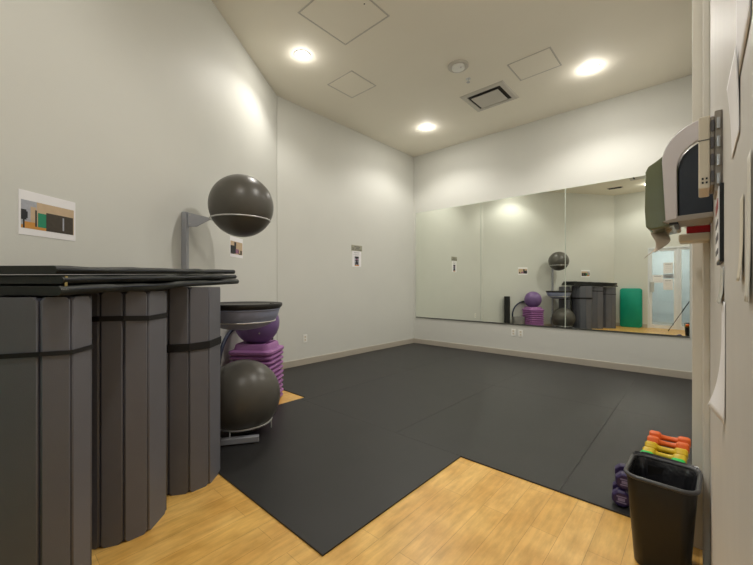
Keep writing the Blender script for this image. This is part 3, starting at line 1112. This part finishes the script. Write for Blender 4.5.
# ---------------------------------------------------------------- wall papers
def quad(bb, x0, x1, z0, z1, y, mi):
    v = [bb.verts.new(c) for c in ((x0, y, z0), (x1, y, z0), (x1, y, z1), (x0, y, z1))]
    bb.faces.new(v).material_index = mi
# photo of mats on the left wall: local x = s, y = out of the wall
r_ = empty('wall_photo_sheet', L(3.254, 0, 1.444), LROT)
pp_ = box('sheet', -0.145, 0.145, 0.0, 0.002, 0, 0.213, M['paper'], r_)
bb = bmesh.new()
# mirrored x: +x is towards the camera (left in the picture)
def ph(u0, u1, v0, v1, mi, lift=0):
    quad_x0, quad_x1 = 0.135 - 0.27 * u1, 0.135 - 0.27 * u0
    quad(bb, quad_x0, quad_x1, 0.032 + 0.135 * v0, 0.032 + 0.135 * v1, 0.0023 + lift * 0.0002, mi)
ph(0, 1, 0, 1, 0)
ph(0, 0.27, 0.05, 1, 3, 1)
ph(0.16, 0.26, 0.15, 0.8, 0, 2)
ph(0.0, 0.60, 0.0, 0.12, 4, 2)
ph(0.05, 0.24, 0.12, 0.24, 4, 3)
ph(0.29, 0.45, 0.10, 0.62, 2, 3)
ph(0.44, 0.98, 0.0, 0.68, 1, 4)
ph(0.24, 0.27, 0.1, 0.7, 5, 4)
ph(0.0, 0.09, 0.30, 0.66, 5, 4)
ph(0.03, 0.06, 0.0, 0.3, 5, 4)
ph(0.0, 0.11, 0.36, 0.60, 5, 5)
ph(0.76, 0.79, 0.1, 0.6, 3, 5)
obj('printed_photo', bb, [M['ptan'], M['pbrown'], M['pgreen'], M['pgrey'], M['porange'], M['pblack']], r_)
tag(r_, 'white sheet with a photo of rolled mats, taped on the wall above the folded mats', 'wall print')
r_ = empty('wall_photo_sheet', L(1.232, 0, 1.502), LROT)
box('sheet', -0.145, 0.145, 0.0, 0.002, 0, 0.213, M['paper'], r_)
bb = bmesh.new()
ph(0, 1, 0, 1, 0)
ph(0, 0.45, 0.05, 0.66, 1, 1)
ph(0.3, 0.46, 0.66, 0.95, 1, 2)
ph(0.42, 0.66, 0.08, 0.42, 2, 3)
ph(0.66, 0.95, 0.02, 0.36, 3, 3)
ph(0.70, 0.80, 0.1, 0.5, 0, 4)
ph(0.0, 0.3, 0.0, 0.08, 3, 4)
obj('printed_photo', bb, [M['ptan'], M['pblack'], M['ppink'], M['pbrown']], r_)
tag(r_, 'white sheet with a photo of gym equipment on the wall beneath the highest ball', 'wall print')
# sign and sheet on the far wall (local x = world Y, facing +X)
r_ = empty('wall_sign', (-4.42, 4.378, 1.80), R(90))
box('plate', -0.13, 0.13, -0.004, 0, 0, 0.098, M['sign'], r_, bevel=0.001)
bb = bmesh.new()
for k, (z, a0, a1) in enumerate([(0.07, -0.06, 0.08), (0.045, -0.11, -0.06), (0.045, -0.03, 0.06), (0.02, -0.05, 0.11), (0.022, -0.11, -0.07)]):
    x = a0
    while x < a1:
        ww = random.uniform(0.012, 0.028)
        bx(bb, x, min(a1, x + ww), -0.0048, -0.004, z - 0.007, z + 0.007)
        x += ww + 0.007
obj('lettering', bb, M['ink'], r_)
tag(r_, 'small sage grey lettered sign on the far wall above a white sheet', 'sign')
r_ = empty('wall_poster', (-4.42, 4.378, 1.525), R(90))
box('sheet', -0.108, 0.108, -0.002, 0, 0, 0.27, M['paper'], r_)
bb = bmesh.new()
for z, a, t in ((0.245, 0.07, 0.006), (0.225, 0.05, 0.003), (0.21, 0.08, 0.004), (0.198, 0.04, 0.003)):
    bx(bb, -a, a, -0.0026, -0.002, z - t / 2, z + t / 2)
obj('lettering', bb, M['ink'], r_)
bb = bmesh.new()
for (x0, x1, z0, z1, mi, l) in ((-0.055, 0.055, 0.015, 0.18, 0, 0), (-0.05, 0.05, 0.015, 0.035, 1, 1), (-0.045, 0.045, 0.145, 0.178, 2, 1), (-0.018, 0.018, 0.05, 0.145, 2, 2),
                               (-0.035, -0.012, 0.03, 0.08, 2, 2), (0.012, 0.035, 0.03, 0.08, 2, 2), (-0.025, 0.025, 0.118, 0.138, 3, 3), (-0.045, 0.045, 0.10, 0.112, 2, 3)):
    quad(bb, x0, x1, z0, z1, -0.0023 - l * 0.0002, mi)
obj('printed_photo', bb, [M['pgrey'], M['porange'], M['pblack'], M['ppink']], r_)
tag(r_, 'small white poster with a picture beneath the sign on the far wall', 'poster')

# ---------------------------------------------------------------- right wall: towel dispenser
WX = 0.035
def prof_ext(bb, prof, y0, y1, mi=0):
    A = [bb.verts.new((x, y0, z)) for x, z in prof]
    B = [bb.verts.new((x, y1, z)) for x, z in prof]
    n = len(prof)
    for i in range(n):
        bb.faces.new((A[i], A[(i + 1) % n], B[(i + 1) % n], B[i])).material_index = mi
    bb.faces.new(A).material_index = mi
    bb.faces.new(B[::-1]).material_index = mi
    return bb
r_ = empty('paper_towel_dispenser', (WX, 1.60, 1.412))
# local x negative = out from the wall
def arcprof(x0, z0, x1, z1, bulge, n=10):
    return [(x0 + (x1 - x0) * (1 - math.cos(PI / 2 * k / n)) if False else x0 + (x1 - x0) * math.sin(PI / 2 * k / n),
             z1 + (z0 - z1) * math.cos(PI / 2 * k / n)) for k in range(n + 1)]
# back housing
bb = bmesh.new()
prof = [(0, 0.03), (-0.088, 0.025)] + [(-0.088, 0.19)] + [(-0.088 + 0.088 * (1 - math.cos(R(a))), 0.19 + 0.085 * math.sin(R(a))) for a in range(15, 91, 15)]
prof_ext(bb, prof, 0.012, 0.29)
obj('housing', bb, M['slate'], r_, bevel=0.004)
# white arch on both sides
def arch(y0, y1):
    bb = bmesh.new()
    out, inn = [], []
    for k in range(13):
        a = R(90 * k / 12)
        out.append((-0.132 + 0.132 * (1 - math.cos(a)), 0.22 + 0.125 * math.sin(a)))
        inn.append((-0.092 + 0.092 * (1 - math.cos(a)), 0.185 + 0.095 * math.sin(a)))
    prof = [(-0.122, 0.012)] + out + inn[::-1] + [(-0.090, 0.018)]
    prof_ext(bb, prof, y0, y1)
    return bb
obj('side_arch', arch(0.0, 0.016), M['lav'], r_, bevel=0.004)
obj('side_arch', arch(0.29, 0.306), M['lav'], r_, bevel=0.004)
# smoky front cover
bb = bmesh.new()
prof = [(-0.088, 0.0)] + [(-0.165, -0.012), (-0.179, 0.0), (-0.182, 0.06), (-0.180, 0.200), (-0.172, 0.218), (-0.150, 0.232), (-0.088, 0.28)]
prof_ext(bb, prof, 0.017, 0.289)
obj('front_cover', bb, M['smoke'], r_, bevel=0.006, seg=3)
bb = bmesh.new()
prof_ext(bb, [(0, 0.012), (-0.12, 0.004), (-0.13, 0.012), (-0.088, 0.027), (0, 0.03)], 0.001, 0.16)
obj('bottom_tray', bb, M['under'], r_, bevel=0.003)
bb = bmesh.new()
bx(bb, -0.112, -0.088, 0.002, 0.15, -0.002, 0.006)
obj('tear_bar', bb, M['dark'], r_)
tag(r_, 'white and smoky green paper towel dispenser mounted on the right wall', 'towel dispenser')
# hanging towel
bb = bmesh.new()
nx, nz = 10, 18
V = []
for j in range(nz + 1):
    t = j / nz
    row = []
    for i in range(nx + 1):
        u = i / nx
        y = 1.70 + 0.07 * u + 0.012 * math.sin(t * 7 + u * 3)
        x = WX - 0.105 - 0.062 * u * (1 - 0.25 * t) - 0.035 * t * t - 0.010 * math.sin(u * 8 + t * 6)
        z = 1.408 - (0.065 + 0.03 * u) * t - 0.010 * math.sin(u * 7) * t
        row.append(bb.verts.new((x, y, z)))
    V.append(row)
for j in range(nz):
    for i in range(nx):
        bb.faces.new((V[j][i], V[j][i + 1], V[j + 1][i + 1], V[j + 1][i]))
o = obj('paper_towel', bb, M['towel'], None, smooth=True)
sf = o.modifiers.new('solid', 'SOLIDIFY'); sf.thickness = 0.0012
tag(o, 'crumpled beige paper towel hanging from the dispenser', 'paper towel')

# sanitizer unit with red strip beyond the dispenser
r_ = empty('sanitizer_dispenser', (WX, 1.98, 1.383))
bb = bmesh.new()
bx(bb, -0.10, 0, 0.0, 0.11, 0.0, 0.035)
obj('drip_tray', bb, M['ivory'], r_, bevel=0.008, seg=3)
bb = bmesh.new()
bx(bb, -0.075, 0, 0.01, 0.10, 0.035, 0.065)
obj('red_band', bb, M['red'], r_, bevel=0.004)
bb = bmesh.new()
bx(bb, -0.085, 0, 0.005, 0.105, 0.065, 0.20)
obj('bottle_housing', bb, M['white'], r_, bevel=0.012, seg=3)
tag(r_, 'ivory wall dispenser with a red band just beyond the towel dispenser', 'soap dispenser')

# white wall box with slots
r_ = empty('wall_control_box', (WX, 0.99, 1.398))
bb = bmesh.new()
bx(bb, -0.036, -0.018, 0.0, 0.10, 0.0, 0.148)
obj('front_cover', bb, M['ivory'], r_, bevel=0.003)
bb = bmesh.new()
bx(bb, -0.0365, -0.0185, -0.0008, 0.0, 0.098, 0.0995)
for i in (0, 1):
    for j in (0, 1):
        bx(bb, -0.031 + i * 0.006, -0.028 + i * 0.006, -0.0008, 0.0, 0.010 + j * 0.008, 0.014 + j * 0.008)
obj('screw_hole', bb, M['dark'], r_)
bb = bmesh.new()
bx(bb, -0.018, -0.012, 0.002, 0.098, 0.005, 0.145)
bx(bb, -0.012, 0, 0.002, 0.098, -0.008, 0.155)
obj('back_plate', bb, M['under'], r_, bevel=0.002)
bb = bmesh.new()
for k in range(4):
    bx(bb, -0.0175, -0.0125, -0.001, 0.002, 0.012 + k * 0.034, 0.034 + k * 0.034)
obj('side_slot', bb, M['ink'], r_)
bb = bmesh.new()
for k in range(4):
    bx(bb, -0.009, -0.003, -0.002, 0.002, 0.006 + k * 0.037, 0.028 + k * 0.037)
obj('metal_clip', bb, M['screw'], r_, bevel=0.001)
tag(r_, 'ivory wall box with slots and clips on the right wall nearer than the dispenser', 'wall box')

# papers near the camera on the right wall
def wall_sheet(name, y0, y1, z0, z1, label, curl=0.0, curl_at='z', m=None, prints=0, twist=0.0, part=None, off=0.0008):
    bb = bmesh.new()
    nx, nz = 12, 20
    V = []
    for j in range(nz + 1):
        t = j / nz
        row = []
        for i in range(nx + 1):
            u = i / nx
            e = curl * (t ** 4) * (0.5 + twist * (0.5 - u)) if curl_at == 'z' else curl * (u ** 2)
            if curl_at == 'top':
                e = curl * ((1 - t) ** 2) * (0.5 + 0.5 * u)
            row.append(bb.verts.new((WX - off - e, y0 + (y1 - y0) * u, z1 + (z0 - z1) * t)))
        V.append(row)
    for j in range(nz):
        for i in range(nx):
            bb.faces.new((V[j][i], V[j][i + 1], V[j + 1][i + 1], V[j + 1][i]))
    o = obj(name, bb, m or M['paper'], None, smooth=True)
    sf = o.modifiers.new('solid', 'SOLIDIFY'); sf.thickness = 0.0006
    if prints:
        b2 = bmesh.new()
        for k in range(prints):
            z = z1 - (z1 - z0) * (0.1 + 0.5 * k / prints)
            bx(b2, WX - off - 0.0006, WX - off - 0.0002, y0 + 0.02, y1 - 0.03, z - 0.003, z + 0.003)
        obj('print', b2, M['ink'], o)
    tag(o, label, 'notice')
    return o
# framed notice
r_ = empty('framed_notice', (WX, 0.94, 1.245))
box('frame', -0.006, 0, 0.0, 0.16, 0.0, 0.15, M['dark'], r_, bevel=0.001)
box('sheet', -0.0075, -0.006, 0.004, 0.156, 0.005, 0.145, M['paper'], r_)
bb = bmesh.new()
bx(bb, -0.0082, -0.0075, 0.02, 0.14, 0.105, 0.125, mi=0)
bx(bb, -0.0082, -0.0075, 0.02, 0.14, 0.075, 0.085, mi=1)
bx(bb, -0.0082, -0.0075, 0.02, 0.14, 0.045, 0.058, mi=1)
bx(bb, -0.0082, -0.0075, 0.02, 0.14, 0.018, 0.028, mi=1)
obj('print', bb, [M['red'], M['ink']], r_)
tag(r_, 'black edged notice with red heading on the right wall below the wall box', 'notice')
wall_sheet('plastic_sleeve', 0.93, 1.08, 1.165, 1.235, 'clear crinkled sleeve on the right wall above the curled paper', 0.012, m=M['sleeve'])
wall_sheet('hanging_paper', 0.88, 1.00, 0.955, 1.170, 'white paper sheet with curled lower corner hanging on the right wall', 0.022, prints=3, twist=-0.9)
wall_sheet('wall_notice', 0.46, 0.62, 1.44, 1.80, 'large white printed sheet high on the right wall nearest the camera', 0.0, prints=7)
wall_sheet('curled_notice', 0.58, 0.70, 1.375, 1.475, 'white sheet with its upper edge curling off the right wall', 0.005, curl_at='top')
wall_sheet('long_notice', 0.53, 0.565, 1.205, 1.295, 'narrow ivory sheet hanging on the right wall at eye level', 0.006, m=M['ivory'])
wall_sheet('long_notice', 0.455, 0.485, 1.185, 1.32, 'rounded ivory strip on the right wall nearest the camera', 0.004, m=M['jamb'])

# ---------------------------------------------------------------- waste bin
BX, BY = -0.118, 1.988
r_ = empty('waste_bin', (BX, BY, 0), R(-2))
bb = bmesh.new()
def bl(k, z, r=0.045, ins=0.0):
    w_ = 0.185 + (0.234 - 0.185) * k - ins * 2
    d_ = 0.205 + (0.262 - 0.205) * k - ins * 2
    return [(x, y, z) for x, y in rrect(w_, d_, max(0.01, r - ins), 8)]
HB = 0.393
loft(bb, [bl(0, 0.0, 0.04, 0.006), bl(0.01, 0.006), bl(0.5, HB * 0.5), bl(0.96, HB - 0.016), bl(0.97, HB - 0.008, ins=0.003), bl(0.5, HB * 0.5, ins=0.003), bl(0.02, 0.008, ins=0.003)], cap0=True, cap1=True)
obj('bin_body', bb, M['binm'], r_, auto=True)
bb = bmesh.new()
pts = [(x, y, HB - 0.006) for x, y in rrect(0.238, 0.266, 0.05, 10)]
tube(bb, pts, 0.0085, 10, closed=True)
obj('rolled_rim', bb, M['binrim'], r_, smooth=True)
# liner: folded over the rim at the back, sagging inside
bb = bmesh.new()
base = rrect(0.244, 0.272, 0.050, 14)
n = len(base)
rnd = random.Random(4)
ph1 = [rnd.uniform(-1, 1) for _ in range(n)]
def ll(k, z, amp, zamp=0):
    out = []
    for i, (x, y) in enumerate(base):
        a = 2 * PI * i / n
        f = k + amp * (math.sin(9 * a) * 0.5 + 0.6 * math.sin(17 * a + 1) + 0.5 * ph1[i])
        out.append((x * f, y * f, z + zamp * (math.sin(5 * a + 1) + 0.6 * ph1[i])))
    return out
back = lambda i: base[i][1] > 0.10
outer = []
for i, (x, y) in enumerate(base):
    a = 2 * PI * i / n
    dz = 0.020 + 0.010 * math.sin(4 * a) + 0.006 * ph1[i]
    if y > 0.095:
        outer.append((x * 1.045, y * 1.045, HB - dz * 1.2))
    else:
        outer.append((x * 0.965, y * 0.965, HB - 0.010 + 0.003 * math.sin(7 * a)))
top_l = []
for i, (x, y) in enumerate(base):
    if y > 0.095:
        top_l.append((x * 1.0, y * 1.0, HB + 0.010 + 0.003 * ph1[i]))
    else:
        top_l.append((x * 0.945, y * 0.945, HB - 0.002 + 0.002 * ph1[i]))
loft(bb, [outer, top_l, ll(0.90, HB - 0.02, 0.008), ll(0.84, HB - 0.07, 0.07, 0.006), ll(0.80, HB - 0.12, 0.05, 0.01), ll(0.80, HB - 0.17, 0.08, 0.01), ll(0.72, HB - 0.25, 0.04, 0.01), ll(0.4, HB - 0.31, 0.04, 0.008)], cap0=False)
o = obj('bin_liner', bb, M['bag'], r_, smooth=True)
tag(r_, 'black plastic waste bin lined with a black bag beside the right wall', 'waste bin')

# ---------------------------------------------------------------- dumbbells on a small rack behind the bin
DX, DY = -0.122, 2.165
r_ = empty('dumbbell_stand', (DX, DY, T))
bb = bmesh.new()
for sx in (-1, 1):
    m_ = Matrix.Translation((sx * 0.045, 0, 0))
    # sloping side plates rising away from the camera
    A = [(sx * 0.030 - .006, 0.08, 0.0), (sx * 0.030 - .006, 0.30, 0.0), (sx * 0.030 - .006, 0.315, 0.3715), (sx * 0.030 - .006, 0.26, 0.362), (sx * 0.030 - .006, 0.0, 0.3185)]
    va = [bb.verts.new(p) for p in A]
    vb = [bb.verts.new((p[0] + .012, p[1], p[2])) for p in A]
    for i in range(5):
        bb.faces.new((va[i], va[(i + 1) % 5], vb[(i + 1) % 5], vb[i]))
    bb.faces.new(va); bb.faces.new(vb[::-1])
obj('side_plate', bb, M['dark'], r_)
bb = bmesh.new()
bx(bb, -0.024, 0.024, 0.10, 0.11, 0.0, 0.05)
bx(bb, -0.024, 0.024, 0.28, 0.29, 0.0, 0.30)
obj('cross_bar', bb, M['dark'], r_)
tag(r_, 'low black stand under the coloured dumbbells behind the bin', 'dumbbell stand')

def dumb(m, ln=0.17, hr=0.028, gr=0.013):
    r_ = empty('dumbbell')
    for s in (-1, 1):
        bb = bmesh.new()
        n = 6
        x0, x1 = s * (ln / 2 - 0.052), s * ln / 2
        prof = [(0.0, x0), (hr * 0.75, x0), (hr, x0 + s * 0.010), (hr * 1.02, x1 - s * 0.010), (hr * 0.78, x1), (0.0, x1)]
        rings = []
        for rr, x in prof:
            if rr == 0:
                rings.append([bb.verts.new((x, 0, 0))])
            else:
                rings.append([bb.verts.new((x, rr * math.cos(2 * PI * k / n + PI / 6), rr * math.sin(2 * PI * k / n + PI / 6))) for k in range(n)])
        for a, c in zip(rings, rings[1:]):
            for k in range(n):
                k2 = (k + 1) % n
                if len(a) == 1:
                    bb.faces.new((a[0], c[k], c[k2]))
                elif len(c) == 1:
                    bb.faces.new((a[k], c[0], a[k2]))
                else:
                    bb.faces.new((a[k], c[k], c[k2], a[k2]))
        obj('weight_head', bb, m, r_, bevel=0.005, seg=3)
    bb = bmesh.new()
    N_ = 12
    tube(bb, [(-ln / 2 + 0.045 + (ln - 0.09) * k / N_, 0, 0) for k in range(N_ + 1)], gr, 16,
         radii=[gr * (1.0 + 0.35 * abs(2 * k / N_ - 1) ** 3 - 0.0) for k in range(N_ + 1)])
    obj('grip', bb, m, r_, smooth=True)
    return r_
def slope_z(y):
    return T + 0.3185 + (0.0435 / 0.26) * y
prot = {}
rows = [('lime', 0.035, 'bright green dumbbell lying lowest on the stand, nearest the bin'),
        ('yellow', 0.095, 'yellow dumbbell just above the green one behind the bin'),
        ('yellow', 0.155, 'yellow dumbbell lying directly below the orange pair'),
        ('orange', 0.215, 'orange dumbbell, lower one of the orange pair behind the bin'),
        ('orange', 0.275, 'orange dumbbell lying highest and farthest behind the bin')]
for k, (c, y, lb) in enumerate(rows):
    if c in prot:
        d_ = copy_tree(prot[c])
    else:
        d_ = dumb(M[c])
        prot[c] = d_
    d_.location = (DX - 0.010 + 0.004 * k, DY + y, slope_z(y) + (0.024 if c == 'lime' else 0.0145))
    d_.rotation_euler = (R(-8 + 13 * k), 0, R(random.uniform(-2, 2)))
    tag(d_, lb, 'dumbbell', 'coloured dumbbells behind the bin')
# deep purple dumbbell pair on the mat, seen end on
def hexa(loc, rz, label, rx=0):
    r_ = empty('hexagonal_dumbbell', loc, rz)
    hr = 0.047
    for s, nm in ((-1, 'weight_head'), (1, 'weight_head')):
        bb = bmesh.new()
        x0, x1 = s * 0.026, s * 0.078
        A = [(hr * 0.92, x0), (hr, x0 + s * 0.01), (hr, x1 - s * 0.012), (hr * 0.8, x1)]
        loops = [[(x, rr * math.cos(2 * PI * k / 8 + PI / 8), rr * math.sin(2 * PI * k / 8 + PI / 8)) for k in range(8)] for rr, x in A]
        loft(bb, loops)
        h_ = obj(nm, bb, M['purple'], r_, bevel=0.004)
        bb = bmesh.new()
        bx(bb, x1 - 0.0005 if s > 0 else x1 - 0.0008, x1 + 0.0008 if s > 0 else x1 + 0.0005, -0.022, 0.022, -0.018, -0.012)
        bx(bb, x1 - 0.0005 if s > 0 else x1 - 0.0008, x1 + 0.0008 if s > 0 else x1 + 0.0005, -0.022, 0.022, 0.012, 0.018)
        bx(bb, x1 - 0.0005 if s > 0 else x1 - 0.0008, x1 + 0.0008 if s > 0 else x1 + 0.0005, -0.016, 0.016, -0.008, 0.008)
        obj('label_print', bb, M['label'], h_)
    bb = bmesh.new()
    tube(bb, [(-0.03, 0, 0), (0, 0, 0), (0.03, 0, 0)], 0.018, 16)
    obj('grip', bb, M['purple'], r_, smooth=True)
    tag(r_, label, 'dumbbell', 'deep purple dumbbells on the mat')
    return r_
hr_ = 0.047 * math.cos(PI / 8)
hexa((-0.318, 2.375, T + hr_), R(-83), 'deep purple dumbbell lying on the rubber mat left of the bin')
hexa((-0.308, 2.395, T + hr_ * 3 + 0.001), R(-80), 'deep purple dumbbell stacked on the one left of the bin')

# ---- small repeated pieces become parts of their own
def explode(o):
    bm = bmesh.new()
    bm.from_mesh(o.data)
    seen, groups = set(), []
    for v in bm.verts:
        if v in seen:
            continue
        st, comp = [v], set()
        while st:
            q = st.pop()
            if q in seen:
                continue
            seen.add(q)
            comp.add(q.index)
            for e in q.link_edges:
                st.append(e.other_vert(q))
        groups.append(comp)
    bm.free()
    if len(groups) < 2:
        return
    for k, comp in enumerate(groups[1:] + groups[:1]):
        b = bmesh.new()
        b.from_mesh(o.data)
        b.verts.ensure_lookup_table()
        bmesh.ops.delete(b, geom=[v for v in b.verts if v.index not in comp], context='VERTS')
        me = bpy.data.meshes.new(o.data.name)
        for mm in o.data.materials:
            me.materials.append(mm)
        b.to_mesh(me)
        b.free()
        if k < len(groups) - 1:
            c = o.copy()
            COL.objects.link(c)
            c.data = me
        else:
            o.data = me
EXP = ('screw_hole', 'cross_bar', 'hanger', 'bolt', 'rubber_foot', 'grip_recess', 'louvre', 'grip_rib', 'side_slot', 'metal_clip', 'slot',
       'side_plate', 'joint_sleeve', 'ring_stay', 'seam')
for o in [o for o in S.objects if o.type == 'MESH' and o.parent and o.name.split('.')[0] in EXP]:
    explode(o)
